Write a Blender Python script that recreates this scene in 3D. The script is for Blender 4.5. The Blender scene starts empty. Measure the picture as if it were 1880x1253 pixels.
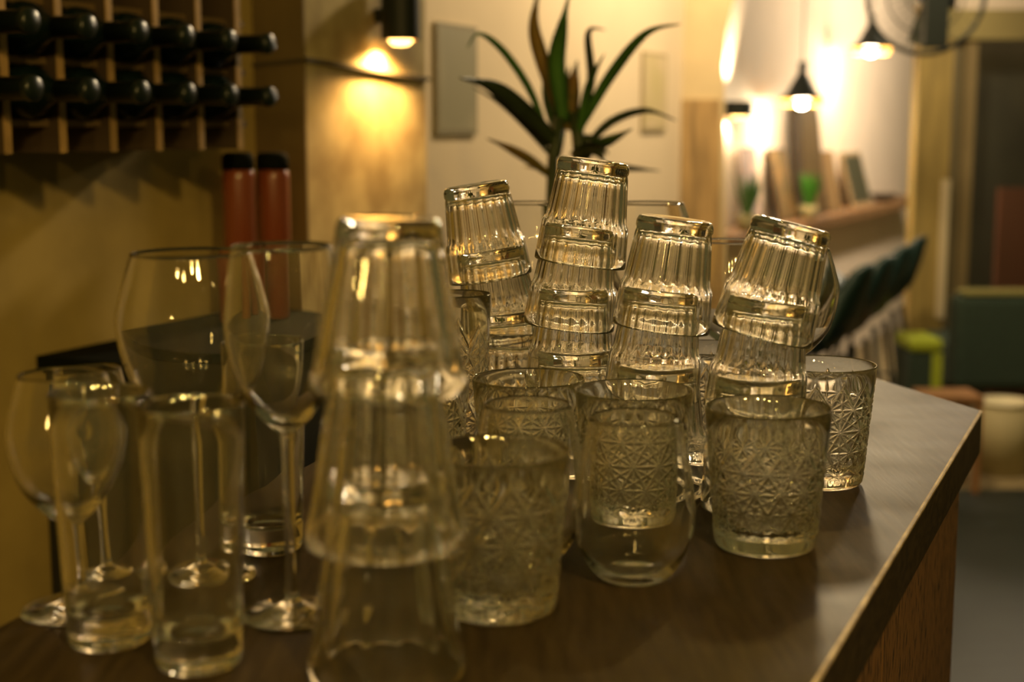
import bpy, bmesh, math, random
import numpy as np
from mathutils import Vector, Matrix
R = math.radians
C = bpy.context.scene.collection
sc = bpy.context.scene

# ------------------------------------------------------------------ camera
CAM_Z = 1.34
PITCH = R(8.5)
FPX = 1880 * 50 / 36
cam_d = bpy.data.cameras.new('camera')
cam = bpy.data.objects.new('camera', cam_d)
C.objects.link(cam)
cam.location = (0, 0, CAM_Z)
cam.rotation_euler = (R(90) - PITCH, 0, 0)
cam_d.lens = 50
cam_d.sensor_width = 36
cam_d.clip_start = 0.02
cam_d.dof.use_dof = True
cam_d.dof.focus_distance = 1.18
cam_d.dof.aperture_fstop = 4.6
sc.camera = cam

# ------------------------------------------------------------------ world, exposure, light
w = bpy.data.worlds.new('world')
sc.world = w
w.use_nodes = True
w.node_tree.nodes['Background'].inputs[0].default_value = (0.58, 0.50, 0.17, 1)
w.node_tree.nodes['Background'].inputs[1].default_value = 0.055
sc.view_settings.view_transform = 'Standard'
sc.view_settings.look = 'None'
sc.view_settings.exposure = 0.9
sc.view_settings.gamma = 1.0
sc.view_settings.use_curve_mapping = False
cy = sc.cycles
cy.max_bounces = 40
cy.transmission_bounces = 40
cy.glossy_bounces = 12
cy.diffuse_bounces = 3
cy.transparent_max_bounces = 16
cy.sample_clamp_indirect = 14.0
cy.sample_clamp_direct = 0.0
cy.blur_glossy = 0.6
cy.use_denoising = True


def lamp(name, kind, loc, energy, col, size=0.05, aim=None, spot=None, blend=0.3):
    d = bpy.data.lights.new(name, kind)
    d.energy = energy
    d.color = col
    if kind == 'AREA':
        d.shape = 'DISK'
        d.size = size
    else:
        d.shadow_soft_size = size
    if kind == 'SPOT':
        d.spot_size = R(spot)
        d.spot_blend = blend
    o = bpy.data.objects.new(name, d)
    C.objects.link(o)
    o.location = loc
    if aim is not None:
        o.rotation_euler = (Vector(aim) - Vector(loc)).to_track_quat('-Z', 'Y').to_euler()
    return o


AMBER = (1.0, 0.64, 0.17)
WARM = (1.0, 0.76, 0.44)
PEACH = (1.0, 0.79, 0.54)
# unseen bar lamps and added glint points over the guests' side, behind the camera and over the bar
lamp('unseen_bar_light', 'POINT', (-0.20, -0.85, 2.25), 7, AMBER, 0.045)
lamp('unseen_bar_light', 'POINT', (0.50, -0.45, 2.15), 36, AMBER, 0.05)
lamp('unseen_bar_light', 'POINT', (-0.9, -1.2, 1.75), 9, AMBER, 0.05)
lamp('added_room_fill', 'POINT', (2.95, 7.7, 2.2), 66, PEACH, 0.12)  # unseen point added behind the right wall to brighten the far wall
lamp('unseen_bar_light', 'POINT', (0.15, -0.35, 2.05), 5, AMBER, 0.022)  # unseen point, like the next two, added for glints on the glasses
lamp('unseen_bar_light', 'POINT', (-0.45, -0.30, 1.95), 4, AMBER, 0.022)
lamp('unseen_bar_light', 'POINT', (1.05, -0.10, 2.00), 5, AMBER, 0.022)
lamp('unseen_bar_light', 'SPOT', (0.50, 2.05, 2.10), 9, AMBER, 0.025, (0.10, 1.0, 1.05), 75, 0.4)
# unseen points added to brighten the beige wall and the next room
lamp('added_room_fill', 'POINT', (1.00, 4.35, 2.55), 60, WARM, 0.10)
lamp('added_room_fill', 'POINT', (1.80, 5.1, 2.25), 16, PEACH, 0.12)

# ------------------------------------------------------------------ places: a pixel of the photo and a depth or a height give a point


def ray(x, y):
    u = (x - 940) / FPX
    v = -(y - 626.5) / FPX
    return Vector((u, math.cos(PITCH) + v * math.sin(PITCH), -math.sin(PITCH) + v * math.cos(PITCH)))


def at(x, y, Y):
    d = ray(x, y)
    return Vector((0, 0, CAM_Z)) + d * (Y / d.y)


def onz(x, y, z):
    d = ray(x, y)
    return Vector((0, 0, CAM_Z)) + d * ((z - CAM_Z) / d.z)


DX, DY = math.sin(R(24)), math.cos(R(24))       # the bar wall runs 24 degrees right of straight ahead
NX, NY = DY, -DX                                # its normal, towards the bar
CT = 1.05                                       # height of the bar top


def hit(px, off, base=(-0.612, 1.986)):
    """point of the vertical plane parallel to the bar wall, off metres in front of the rack's front, seen at px"""
    u = (px - 940) / FPX / (math.cos(PITCH))    # good enough near the horizon
    bx, by = base[0] + NX * off, base[1] + NY * off
    s = (u * by - bx) / (DX - u * DY)
    return Vector((bx + s * DX, by + s * DY, 0))


# ------------------------------------------------------------------ materials
def mat(name, col, rough=0.6, metal=0.0, emit=None, estr=0.0, var=0.0, scale=20.0, col2=None,
        stretch=None, bump=0.0, coat=0.0, spec=0.5, detail=6):
    m = bpy.data.materials.new(name)
    m.use_nodes = True
    nt = m.node_tree
    b = nt.nodes['Principled BSDF']
    b.inputs['Base Color'].default_value = (*col, 1)
    b.inputs['Roughness'].default_value = rough
    b.inputs['Metallic'].default_value = metal
    b.inputs['Coat Weight'].default_value = coat
    b.inputs['Specular IOR Level'].default_value = spec
    if emit:
        b.inputs['Emission Color'].default_value = (*emit, 1)
        b.inputs['Emission Strength'].default_value = estr
    if var > 0 or col2 or bump:
        tc = nt.nodes.new('ShaderNodeTexCoord')
        mp = nt.nodes.new('ShaderNodeMapping')
        mp.inputs['Scale'].default_value = stretch or (1, 1, 1)
        nz = nt.nodes.new('ShaderNodeTexNoise')
        nz.inputs['Scale'].default_value = scale
        nz.inputs['Detail'].default_value = detail
        nt.links.new(tc.outputs['Object'], mp.inputs[0])
        nt.links.new(mp.outputs[0], nz.inputs['Vector'])
        cr = nt.nodes.new('ShaderNodeValToRGB')
        c2 = col2 or tuple(max(0, c * (1 - var)) for c in col)
        c1 = col if col2 else tuple(min(1, c * (1 + var)) for c in col)
        cr.color_ramp.elements[0].position = 0.36
        cr.color_ramp.elements[1].position = 0.64
        cr.color_ramp.elements[0].color = (*c2, 1)
        cr.color_ramp.elements[1].color = (*c1, 1)
        nt.links.new(nz.outputs['Fac'], cr.inputs[0])
        nt.links.new(cr.outputs[0], b.inputs['Base Color'])
        if bump:
            bp = nt.nodes.new('ShaderNodeBump')
            bp.inputs['Strength'].default_value = bump
            bp.inputs['Distance'].default_value = 0.002
            nt.links.new(nz.outputs['Fac'], bp.inputs['Height'])
            nt.links.new(bp.outputs[0], b.inputs['Normal'])
    return m


def glass_mat(name, col, rough=0.0, ior=1.5, haze_mix=0.0):
    # a small amber diffuse share paints a golden veil into the glass
    m = bpy.data.materials.new(name)
    m.use_nodes = True
    nt = m.node_tree
    nt.nodes.remove(nt.nodes['Principled BSDF'])
    g = nt.nodes.new('ShaderNodeBsdfGlass')
    g.inputs['Color'].default_value = (*col, 1)
    g.inputs['Roughness'].default_value = rough
    g.inputs['IOR'].default_value = ior
    if haze_mix:
        df = nt.nodes.new('ShaderNodeBsdfDiffuse')
        df.inputs['Color'].default_value = (0.9, 0.78, 0.42, 1)
        mx = nt.nodes.new('ShaderNodeMixShader')
        mx.inputs[0].default_value = haze_mix
        nt.links.new(g.outputs[0], mx.inputs[1])
        nt.links.new(df.outputs[0], mx.inputs[2])
        nt.links.new(mx.outputs[0], nt.nodes['Material Output'].inputs[0])
    else:
        nt.links.new(g.outputs[0], nt.nodes['Material Output'].inputs[0])
    return m


G_CLEAR = glass_mat('clear_glass', (0.99, 0.99, 0.975), haze_mix=0.011)
G_CUT = glass_mat('pressed_glass', (0.985, 0.985, 0.965), haze_mix=0.011)
G_THIN = glass_mat('thin_glass', (0.993, 0.993, 0.985), haze_mix=0.008)
G_BOT = glass_mat('dark_bottle_glass', (0.10, 0.16, 0.09), 0.02)

M_WALL = mat('ochre_plaster', (0.46, 0.34, 0.11), 0.85, var=0.10, scale=7, bump=0.15)
M_COL = mat('stained_plaster', (0.52, 0.42, 0.21), 0.8, col2=(0.30, 0.22, 0.09), scale=9, bump=0.3)
M_BEIGE = mat('beige_wall_paint', (0.80, 0.65, 0.45), 0.85, var=0.03, scale=4)
M_WHITE = mat('cream_wall_paint', (0.80, 0.69, 0.57), 0.85, var=0.03, scale=4)
M_FLOOR = mat('dark_floor', (0.008, 0.013, 0.009), 0.55, var=0.25, scale=4, stretch=(1, 6, 1))
M_WOODP = mat('brown_panel_wood', (0.42, 0.27, 0.11), 0.6, var=0.3, scale=10, stretch=(4, 4, 0.5))
M_MUST = mat('mustard_wood', (0.34, 0.25, 0.075), 0.6, var=0.15, scale=6, stretch=(4, 4, 0.5))
M_RACK_LIT = mat('lit_rack_wood', (0.42, 0.27, 0.11), 0.6, var=0.2, scale=20)  # front edges of the slats, lamplight painted into the lighter colour
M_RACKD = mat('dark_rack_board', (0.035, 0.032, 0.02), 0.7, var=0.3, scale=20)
M_RACK_SHADE = mat('shaded_rack_wood', (0.06, 0.038, 0.018), 0.7)  # upright sides, shade of the cells painted into the dark colour
M_RACK_DIM = mat('half_shaded_rack_wood', (0.14, 0.09, 0.035), 0.7)  # rails, darkened in colour for the same shade
M_BLACK = mat('black_lacquer', (0.008, 0.010, 0.007), 0.85, spec=0.05)
M_DARK = mat('black_metal', (0.012, 0.016, 0.013), 0.5, spec=0.3)
M_DOOR = mat('dark_door', (0.045, 0.045, 0.028), 0.6, var=0.2, scale=4)
M_TEAL = mat('dark_teal_shell', (0.008, 0.030, 0.028), 0.45)
M_SOFA = mat('dark_green_fabric', (0.022, 0.040, 0.026), 0.9, var=0.2, scale=60)
M_LIME = mat('lime_fabric', (0.30, 0.36, 0.02), 0.9, var=0.1, scale=60)
M_CREAM = mat('cream_card', (0.40, 0.34, 0.18), 0.7)
M_CREAMW = mat('pale_card', (0.75, 0.68, 0.46), 0.6)


def worktop_mat():
    m = bpy.data.materials.new('dark_stained_oak_top')
    m.use_nodes = True
    nt = m.node_tree
    b = nt.nodes['Principled BSDF']
    b.inputs['Specular IOR Level'].default_value = 0.09
    tc = nt.nodes.new('ShaderNodeTexCoord')
    mp = nt.nodes.new('ShaderNodeMapping')
    mp.inputs['Rotation'].default_value = (0, 0, R(24))
    mp.inputs['Scale'].default_value = (1, 0.10, 1)
    n1 = nt.nodes.new('ShaderNodeTexNoise')
    n1.inputs['Scale'].default_value = 160
    n1.inputs['Detail'].default_value = 5
    n2 = nt.nodes.new('ShaderNodeTexNoise')
    n2.inputs['Scale'].default_value = 9
    n2.inputs['Detail'].default_value = 4
    cr = nt.nodes.new('ShaderNodeValToRGB')
    cr.color_ramp.elements[0].color = (0.026, 0.018, 0.009, 1)
    cr.color_ramp.elements[0].position = 0.35
    cr.color_ramp.elements[1].color = (0.048, 0.034, 0.016, 1)
    cr.color_ramp.elements[1].position = 0.7
    rr = nt.nodes.new('ShaderNodeMapRange')
    rr.inputs[1].default_value = 0.3
    rr.inputs[2].default_value = 0.7
    rr.inputs[3].default_value = 0.42
    rr.inputs[4].default_value = 0.56
    bp = nt.nodes.new('ShaderNodeBump')
    bp.inputs['Strength'].default_value = 0.35
    bp.inputs['Distance'].default_value = 0.0008
    nt.links.new(tc.outputs['Object'], mp.inputs[0])
    nt.links.new(mp.outputs[0], n1.inputs['Vector'])
    nt.links.new(tc.outputs['Object'], n2.inputs['Vector'])
    nt.links.new(n1.outputs['Fac'], cr.inputs[0])
    nt.links.new(cr.outputs[0], b.inputs['Base Color'])
    nt.links.new(n2.outputs['Fac'], rr.inputs[0])
    nt.links.new(rr.outputs[0], b.inputs['Roughness'])
    nt.links.new(n1.outputs['Fac'], bp.inputs['Height'])
    nt.links.new(bp.outputs[0], b.inputs['Normal'])
    return m


def veneer_mat():
    m = bpy.data.materials.new('flecked_veneer')
    m.use_nodes = True
    nt = m.node_tree
    b = nt.nodes['Principled BSDF']
    b.inputs['Roughness'].default_value = 0.6
    tc = nt.nodes.new('ShaderNodeTexCoord')
    mp = nt.nodes.new('ShaderNodeMapping')
    mp.inputs['Scale'].default_value = (1, 1, 0.22)
    n1 = nt.nodes.new('ShaderNodeTexNoise')
    n1.inputs['Scale'].default_value = 260
    n1.inputs['Detail'].default_value = 3
    n2 = nt.nodes.new('ShaderNodeTexNoise')
    n2.inputs['Scale'].default_value = 25
    cr = nt.nodes.new('ShaderNodeValToRGB')
    e = cr.color_ramp.elements
    e[0].position = 0.38
    e[0].color = (0.045, 0.022, 0.008, 1)
    e[1].position = 0.47
    e[1].color = (0.22, 0.11, 0.042, 1)
    mx = nt.nodes.new('ShaderNodeMixRGB')
    mx.blend_type = 'MULTIPLY'
    mx.inputs[0].default_value = 0.4
    nt.links.new(tc.outputs['Object'], mp.inputs[0])
    nt.links.new(mp.outputs[0], n1.inputs['Vector'])
    nt.links.new(mp.outputs[0], n2.inputs['Vector'])
    nt.links.new(n1.outputs['Fac'], cr.inputs[0])
    nt.links.new(cr.outputs[0], mx.inputs[1])
    nt.links.new(n2.outputs['Fac'], mx.inputs[2])
    nt.links.new(mx.outputs[0], b.inputs['Base Color'])
    return m


M_TOP = worktop_mat()
M_VENEER = veneer_mat()
M_WORN_LIT = mat('worn_edge_catch_light', (0.62, 0.50, 0.34), 0.5, col2=(0.30, 0.22, 0.12), scale=45)


# ------------------------------------------------------------------ mesh helpers
def link(name, me, m=None, parent=None, smooth=True):
    o = bpy.data.objects.new(name, me)
    C.objects.link(o)
    if m:
        me.materials.append(m)
    if smooth:
        me.polygons.foreach_set('use_smooth', [True] * len(me.polygons))
    if parent:
        o.parent = parent
    return o


def from_bm(name, bm, m=None, parent=None, smooth=False, bevel=0.0):
    bmesh.ops.recalc_face_normals(bm, faces=bm.faces)
    me = bpy.data.meshes.new(name)
    bm.to_mesh(me)
    bm.free()
    o = link(name, me, m, parent, smooth)
    if bevel:
        md = o.modifiers.new('bevel', 'BEVEL')
        md.width = bevel
        md.segments = 2
        md.limit_method = 'ANGLE'
    return o


def tag(o, label=None, cat=None, group=None, kind=None):
    if label:
        o['label'] = label
    if cat:
        o['category'] = cat
    if group:
        o['group'] = group
    if kind:
        o['kind'] = kind
    return o


def empty(name, loc, label, cat, group=None, rz=0.0):
    o = bpy.data.objects.new(name, None)
    C.objects.link(o)
    o.location = loc
    o.rotation_euler = (0, 0, rz)
    o.empty_display_size = 0.05
    return tag(o, label, cat, group)


def box_bm(x0, x1, y0, y1, z0, z1, bm=None, M=None):
    bm = bm or bmesh.new()
    vs = [bm.verts.new((x, y, z)) for z in (z0, z1) for y in (y0, y1) for x in (x0, x1)]
    for f in ((0, 2, 3, 1), (4, 5, 7, 6), (0, 1, 5, 4), (2, 6, 7, 3), (0, 4, 6, 2), (1, 3, 7, 5)):
        bm.faces.new([vs[i] for i in f])
    if M is not None:
        for v in vs:
            v.co = M @ v.co
    return bm


def prism_bm(pts, z0, z1, bm=None):
    bm = bm or bmesh.new()
    lo = [bm.verts.new((p[0], p[1], z0)) for p in pts]
    hi = [bm.verts.new((p[0], p[1], z1)) for p in pts]
    n = len(pts)
    bm.faces.new(lo[::-1])
    bm.faces.new(hi)
    for i in range(n):
        j = (i + 1) % n
        bm.faces.new((lo[i], lo[j], hi[j], hi[i]))
    return bm


def extrude_poly(pts3, vec, bm=None):
    """polygon in 3-D given a thickness vector"""
    bm = bm or bmesh.new()
    a = [bm.verts.new(p) for p in pts3]
    b = [bm.verts.new(Vector(p) + Vector(vec)) for p in pts3]
    n = len(a)
    bm.faces.new(a[::-1])
    bm.faces.new(b)
    for i in range(n):
        j = (i + 1) % n
        bm.faces.new((a[i], a[j], b[j], b[i]))
    return bm


def tube_bm(pts, r, seg=10, bm=None):
    bm = bm or bmesh.new()
    pts = [Vector(p) for p in pts]
    n = len(pts)
    rs = r if isinstance(r, (list, tuple)) else [r] * n
    rings = []
    for i, p in enumerate(pts):
        t = (pts[min(i + 1, n - 1)] - pts[max(i - 1, 0)]).normalized()
        up = Vector((0, 0, 1)) if abs(t.z) < 0.9 else Vector((0, 1, 0))
        a = t.cross(up).normalized()
        b = t.cross(a).normalized()
        rings.append([bm.verts.new(p + (a * math.cos(k * 2 * math.pi / seg) + b * math.sin(k * 2 * math.pi / seg)) * rs[i])
                      for k in range(seg)])
    for i in range(n - 1):
        for k in range(seg):
            l = (k + 1) % seg
            bm.faces.new((rings[i][k], rings[i][l], rings[i + 1][l], rings[i + 1][k]))
    bm.faces.new(rings[0][::-1])
    bm.faces.new(rings[-1])
    return bm


def lathe(name, prof, nseg=64, rmod=None, m=None, parent=None, smooth=True):
    """closed body of revolution. prof: list of (z, r, tag); first and last points lie on the axis (r = 0)."""
    th = np.arange(nseg) * (2 * math.pi / nseg)
    verts = [(0, 0, prof[0][0])]
    for p in prof[1:-1]:
        z, r = p[0], p[1]
        rr = np.full(nseg, r)
        if rmod is not None and len(p) > 2 and p[2]:
            rr = rmod(th, z, rr)
        verts += list(zip((rr * np.cos(th)).tolist(), (rr * np.sin(th)).tolist(), [z] * nseg))
    verts.append((0, 0, prof[-1][0]))
    nr = len(prof) - 2
    faces = []
    for k in range(nseg):
        faces.append((0, 1 + (k + 1) % nseg, 1 + k))
    for i in range(nr - 1):
        a, b = 1 + i * nseg, 1 + (i + 1) * nseg
        for k in range(nseg):
            l = (k + 1) % nseg
            faces.append((a + k, a + l, b + l, b + k))
    e = len(verts) - 1
    a = 1 + (nr - 1) * nseg
    for k in range(nseg):
        faces.append((a + k, a + (k + 1) % nseg, e))
    me = bpy.data.meshes.new(name)
    me.from_pydata(verts, [], faces)
    me.update()
    return link(name, me, m, parent, smooth)


def interp(pts, n):
    """Catmull-Rom through (z, r) points"""
    out = []
    P = [pts[0]] + list(pts) + [pts[-1]]
    for i in range(1, len(P) - 2):
        for k in range(n):
            t = k / n
            q = []
            for c in (0, 1):
                p0, p1, p2, p3 = P[i - 1][c], P[i][c], P[i + 1][c], P[i + 2][c]
                q.append(0.5 * (2 * p1 + (p2 - p0) * t + (2 * p0 - 5 * p1 + 4 * p2 - p3) * t * t + (3 * p1 - p0 - 3 * p2 + p3) * t ** 3))
            out.append(tuple(q))
    out.append(tuple(pts[-1]))
    return out


def lin(a, b, n):
    return [(a[0] + (b[0] - a[0]) * k / n, a[1] + (b[1] - a[1]) * k / n) for k in range(1, n + 1)]


# ------------------------------------------------------------------ room
def struct(name, bm, m, bevel=0.0):
    return tag(from_bm(name, bm, m, bevel=bevel), kind='structure')


# floor
struct('floor', box_bm(-4, 7, -3, 5.2, -0.1, 0), M_FLOOR)
struct('floor', box_bm(-4, 7, 5.2, 13, -0.1, 0), mat('tan_floor_boards', (0.26, 0.20, 0.10), 0.55, var=0.2, scale=4, stretch=(1, 6, 1)))

# bar wall on the left, with the rack
WB = -0.225          # the wall lies this far behind the rack's front plane
wa = hit(-900, WB)
wb = hit(482, WB)


def W(s, off, z, o=wb):
    """point s metres along the bar wall from its end at the column, off metres out from the wall"""
    return Vector((o.x + DX * s + NX * off, o.y + DY * s + NY * off, z))


def wprism(s0, s1, o0, o1, z0, z1, bm=None):
    return prism_bm([W(s0, o0, 0), W(s1, o0, 0), W(s1, o1, 0), W(s0, o1, 0)], z0, z1, bm)


struct('wall_left', wprism(-3.2, 0.7, -0.12, 0, 0, 3.0), M_WALL)


def s_at(px, off):
    """where along the wall the plane off metres out is seen at px"""
    u = (px - 940) / FPX / math.cos(PITCH)
    bx, by = wb.x + NX * off, wb.y + NY * off
    return (u * by - bx) / (DX - u * DY)


# plaster column: its side face is seen from 482 to 572 and its front from 572 to 785
cd = 0.02
while s_at(572, cd) > 0.0 and cd < 0.5:
    cd += 0.001
c_s0 = s_at(572, cd)
c_s1 = s_at(786, cd)
struct('column', wprism(c_s0, c_s1, 0.001, cd, 0, 3.0), M_COL)
struct('side_shade_board', wprism(c_s0 - 0.006, c_s0 - 0.0004, 0.001, cd, 0, 3.0), mat('umber_side_shade', (0.17, 0.12, 0.045), 0.8, var=0.1, scale=6))  # added dark board that paints the shade on the column's side face

# ledge that runs round the column
lp = []
z113 = at(572, 113, W(c_s0, cd, 0).y).z
z148 = at(785, 149, W(c_s1, cd, 0).y).z
z125 = at(482, 124, wb.y).z
bm = bmesh.new()
prof = [(0.0, 0.0), (0.012, 0.0), (0.012, 0.007), (0.0, 0.007)]
path = [(0, 0.0, z125, 0), (c_s0, cd, z113, 1), (c_s1, cd, z148, 1)]
r_ = []
for (s, off, z, k) in path:
    ring = []
    for (d, h) in prof:
        if k == 0:
            p = W(s - d, off, z + h)
        elif s == c_s0:
            p = W(s - d, off + d, z + h)
        else:
            p = W(s, off + d, z + h)
        ring.append(bm.verts.new(p))
    r_.append(ring)
for i in range(2):
    for k in range(4):
        l = (k + 1) % 4
        bm.faces.new((r_[i][k], r_[i][l], r_[i + 1][l], r_[i + 1][k]))
bm.faces.new(r_[0][::-1])
bm.faces.new(r_[-1])
M_LEDGE = mat('dark_ledge', (0.07, 0.055, 0.03), 0.7)
struct('trim_1', bm, M_LEDGE)

# beige wall with the posters, receding to the right
bw0 = at(774, 236, 3.46)
bw1 = None
s = 0
while True:
    p = Vector((bw0.x + DX * s, bw0.y + DY * s, 0))
    if 940 + FPX * (p.x / p.y) * 0.989 > 1248:
        bw1 = p
        break
    s += 0.01
BL = s


def B(s, off, z):
    return Vector((bw0.x + DX * s + NX * off, bw0.y + DY * s + NY * off, z))


def bs(px, off=0.0):
    best = min((abs(940 + FPX * 0.989 * (B(k * 0.005, off, 0).x / B(k * 0.005, off, 0).y) - px), k * 0.005) for k in range(0, 900))
    return best[1]


struct('wall_back', prism_bm([B(0, -0.15, 0), B(BL + 0.02, -0.15, 0), B(BL + 0.02, 0, 0), B(0, 0, 0)], 0, 3.0), M_BEIGE)

# pillar with the spring of an arch on its right side
pY = bw1.y - 0.02


def px3(x, y, Y=pY):
    p = at(x, y, Y)
    return Vector((p.x, Y, p.z))


pl = [(1243, 900), (1331, 900), (1330, 180), (1327, 120), (1333, 60), (1345, 10), (1365, -40), (1395, -90), (1440, -130), (1500, -160), (1500, -240), (1243, -240)]
struct('wall_pillar', extrude_poly([px3(x, y) for x, y in pl], (0, 0.22, 0)), mat('tan_plaster', (0.66, 0.52, 0.30), 0.8, var=0.08, scale=6))
bm = extrude_poly([px3(x, y, pY - 0.012) for x, y in ((1246, 900), (1322, 900), (1322, 183), (1246, 183))], (0, 0.011, 0))
struct('trim_2', bm, M_WOODP)

# far wall of the next room
fw1 = at(1690, 236, 10.2)
fdx, fdy = math.sin(R(27)), math.cos(R(27))
fnx, fny = fdy, -fdx


def F(s, off, z):
    return Vector((fw1.x + fdx * s + fnx * off, fw1.y + fdy * s + fny * off, z))


def fs(px, off=0.0):
    u = (px - 940) / FPX / 0.989
    bx, by = F(0, off, 0).x, F(0, off, 0).y
    return (u * by - bx) / (fdx - u * fdy)


def fz(px, y, off=0.0):
    """height on the plane off metres before the far wall that is seen at px, y"""
    return at(px, y, F(fs(px, off), off, 0).y).z


struct('wall_far', prism_bm([F(-5.2, -0.15, 0), F(2.6, -0.15, 0), F(2.6, 0, 0), F(-5.2, 0, 0)], 0, 4.2), M_WHITE)

# post, door frame and dark doorway at the right
qY = 6.5


def q3(x, y, Y=qY):
    p = at(x, y, Y)
    return Vector((p.x, Y, p.z))


def slab(name, x0, x1, y0, y1, Y, th, m, kind=True, bevel=0.0):
    a, b = at((x0), (y0 + y1) / 2, Y), at((x1), (y0 + y1) / 2, Y)
    zt, zb = at(940, y0, Y).z, (at(940, y1, Y).z if y1 < 5000 else 0.0)
    bm = box_bm(a.x, b.x, Y, Y + th, max(0, zb), zt)
    o = from_bm(name, bm, m, bevel=bevel)
    if kind:
        tag(o, kind='structure')
    return o


slab('trim_3', 1671, 1733, -60, 1100, qY, 0.10, M_MUST)
slab('trim_4', 1752, 1773, 72, 1100, qY + 0.02, 0.08, mat('tan_frame', (0.24, 0.18, 0.08), 0.6))
slab('trim_5', 1733, 1752, 72, 1100, qY + 0.06, 0.04, mat('brown_frame_recess', (0.16, 0.13, 0.06), 0.7))
slab('trim_6', 1700, 1990, 17, 72, qY - 0.02, 0.10, mat('olive_lintel', (0.30, 0.25, 0.10), 0.7, var=0.1, scale=5))
slab('gap_light_strip', 1724, 1739, 330, 585, qY - 0.014, 0.012, mat('pale_gap_light', (0.66, 0.56, 0.36), 0.6))  # added pale strip that paints the light in a gap by the post
slab('wall_right', 1700, 2150, -340, 17, qY + 0.0, 0.12, M_WHITE)
slab('trim_9', 1818, 2150, 345, 1100, qY + 0.28, 0.05, mat('red_brown_panel', (0.13, 0.055, 0.028), 0.6))
slab('door_1', 1773, 2150, 72, 1100, qY + 0.35, 0.05, M_DOOR)

# ------------------------------------------------------------------ posters
def poster(name, s0, s1, z0, z1, label, cm, fm):
    t = empty(name, B((s0 + s1) / 2, 0.0, z0), label, 'poster')
    bmx = prism_bm([B(s0, 0.001, 0), B(s1, 0.001, 0), B(s1, 0.009, 0), B(s0, 0.009, 0)], z0, z1)
    o = from_bm('frame', bmx, fm)
    d = 0.012
    bmx = prism_bm([B(s0 + d, 0.0092, 0), B(s1 - d, 0.0092, 0), B(s1 - d, 0.010, 0), B(s0 + d, 0.010, 0)], z0 + d, z1 - d)
    p = from_bm('print', bmx, cm)
    for k in (o, p):
        k.parent = t
        k.matrix_parent_inverse = Matrix.Translation(t.location).inverted()
    return t


M_P1 = mat('grey_blue_print', (0.33, 0.30, 0.20), 0.5, col2=(0.62, 0.52, 0.34), scale=3.5, detail=1)
M_P2 = mat('yellow_print', (0.60, 0.50, 0.26), 0.5, col2=(0.70, 0.56, 0.36), scale=8, detail=1)
s0, s1 = bs(800), bs(873)
poster('poster', s0, s1, at(836, 248, B((s0 + s1) / 2, 0, 0).y).z, at(836, 45, B((s0 + s1) / 2, 0, 0).y).z,
       'grey framed poster on the beige wall, beside the plaster column', M_P1, mat('grey_frame', (0.30, 0.26, 0.17), 0.5))
s0, s1 = bs(1170), bs(1212)
poster('poster', s0, s1, at(1190, 242, B((s0 + s1) / 2, 0, 0).y).z, at(1190, 97, B((s0 + s1) / 2, 0, 0).y).z,
       'narrow yellowish picture on the beige wall behind the plant leaves', M_P2, mat('tan_frame_wood', (0.42, 0.34, 0.2), 0.5))

# ------------------------------------------------------------------ wine rack
def keep(o, t):
    o.parent = t
    o.matrix_parent_inverse = Matrix.Translation(t.location).inverted() if t.rotation_euler.z == 0 else t.matrix_world.inverted()


RD = -WB
sv = [s_at(x, RD) for x in (135, 224, 308, 384, 453)]
step = (sv[-1] - sv[0]) / 4
yR = W(sv[2], RD, 0).y


def rz(px, y):
    return at(px, y, W(s_at(px, RD), RD, 0).y).z


z_bot = rz(308, 277)
z_r = [rz(308, 226), rz(308, 122), rz(308, 22)]
pitch_z = (z_r[2] - z_r[0]) / 2
z_r.append(z_r[2] + pitch_z)
rack = empty('wine_rack', W(sv[2], 0, z_bot), 'wooden grid wine rack full of dark bottles on the ochre wall', 'wine rack')
bm = wprism(sv[0] - 4.2 * step, sv[-1] + 0.02, 0.001, 0.02, z_bot, z_r[3] + 0.1)
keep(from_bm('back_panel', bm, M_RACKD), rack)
svs = [sv[0] + i * step for i in range(-4, 5)]
for i, s in enumerate(svs):
    u_ = from_bm('upright', wprism(s - 0.006, s + 0.006, 0.021, RD - 0.003, z_bot, z_r[3] + 0.1), M_RACK_SHADE)
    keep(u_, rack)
    e_ = from_bm('lit_front_edge', wprism(s - 0.006, s + 0.006, RD - 0.0028, RD, z_bot, z_r[3] + 0.1), M_RACK_LIT)
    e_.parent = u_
    e_['label'] = 'front edge painted as lit'
for z in z_r:
    keep(from_bm('rail', wprism(svs[0] - 0.01, svs[-1] + 0.045, 0.03, RD - 0.02, z - 0.006, z + 0.004), M_RACK_DIM, bevel=0.001), rack)

# wine bottle lying in a cell with its neck outward
bp = [(0.0, 0.0), (0.0, 0.030), (0.004, 0.036), (0.19, 0.0368), (0.205, 0.034), (0.225, 0.020), (0.24, 0.0145), (0.285, 0.0140), (0.287, 0.0155), (0.297, 0.0155), (0.30, 0.013), (0.30, 0)]
bottle0 = None
foil0 = None
M_WB = mat('dark_wine_bottle', (0.004, 0.010, 0.008), 0.25, spec=0.3)
M_FOIL = mat('black_bottle_foil', (0.008, 0.014, 0.012), 0.3)
bottle_words = {
    (0, 0): 'bottom row', (0, 1): 'upper row', (0, 2): 'topmost row'}
rows = [(0.5 * (z_r[0] + z_r[1]), 'lower'), (0.5 * (z_r[1] + z_r[2]), 'middle'), (0.5 * (z_r[2] + z_r[3]), 'top')]
colw = ['far left', 'second leftmost', 'third leftmost', 'fourth leftmost', 'fifth leftmost', 'sixth leftmost', 'second from the right', 'rightmost']
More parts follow.
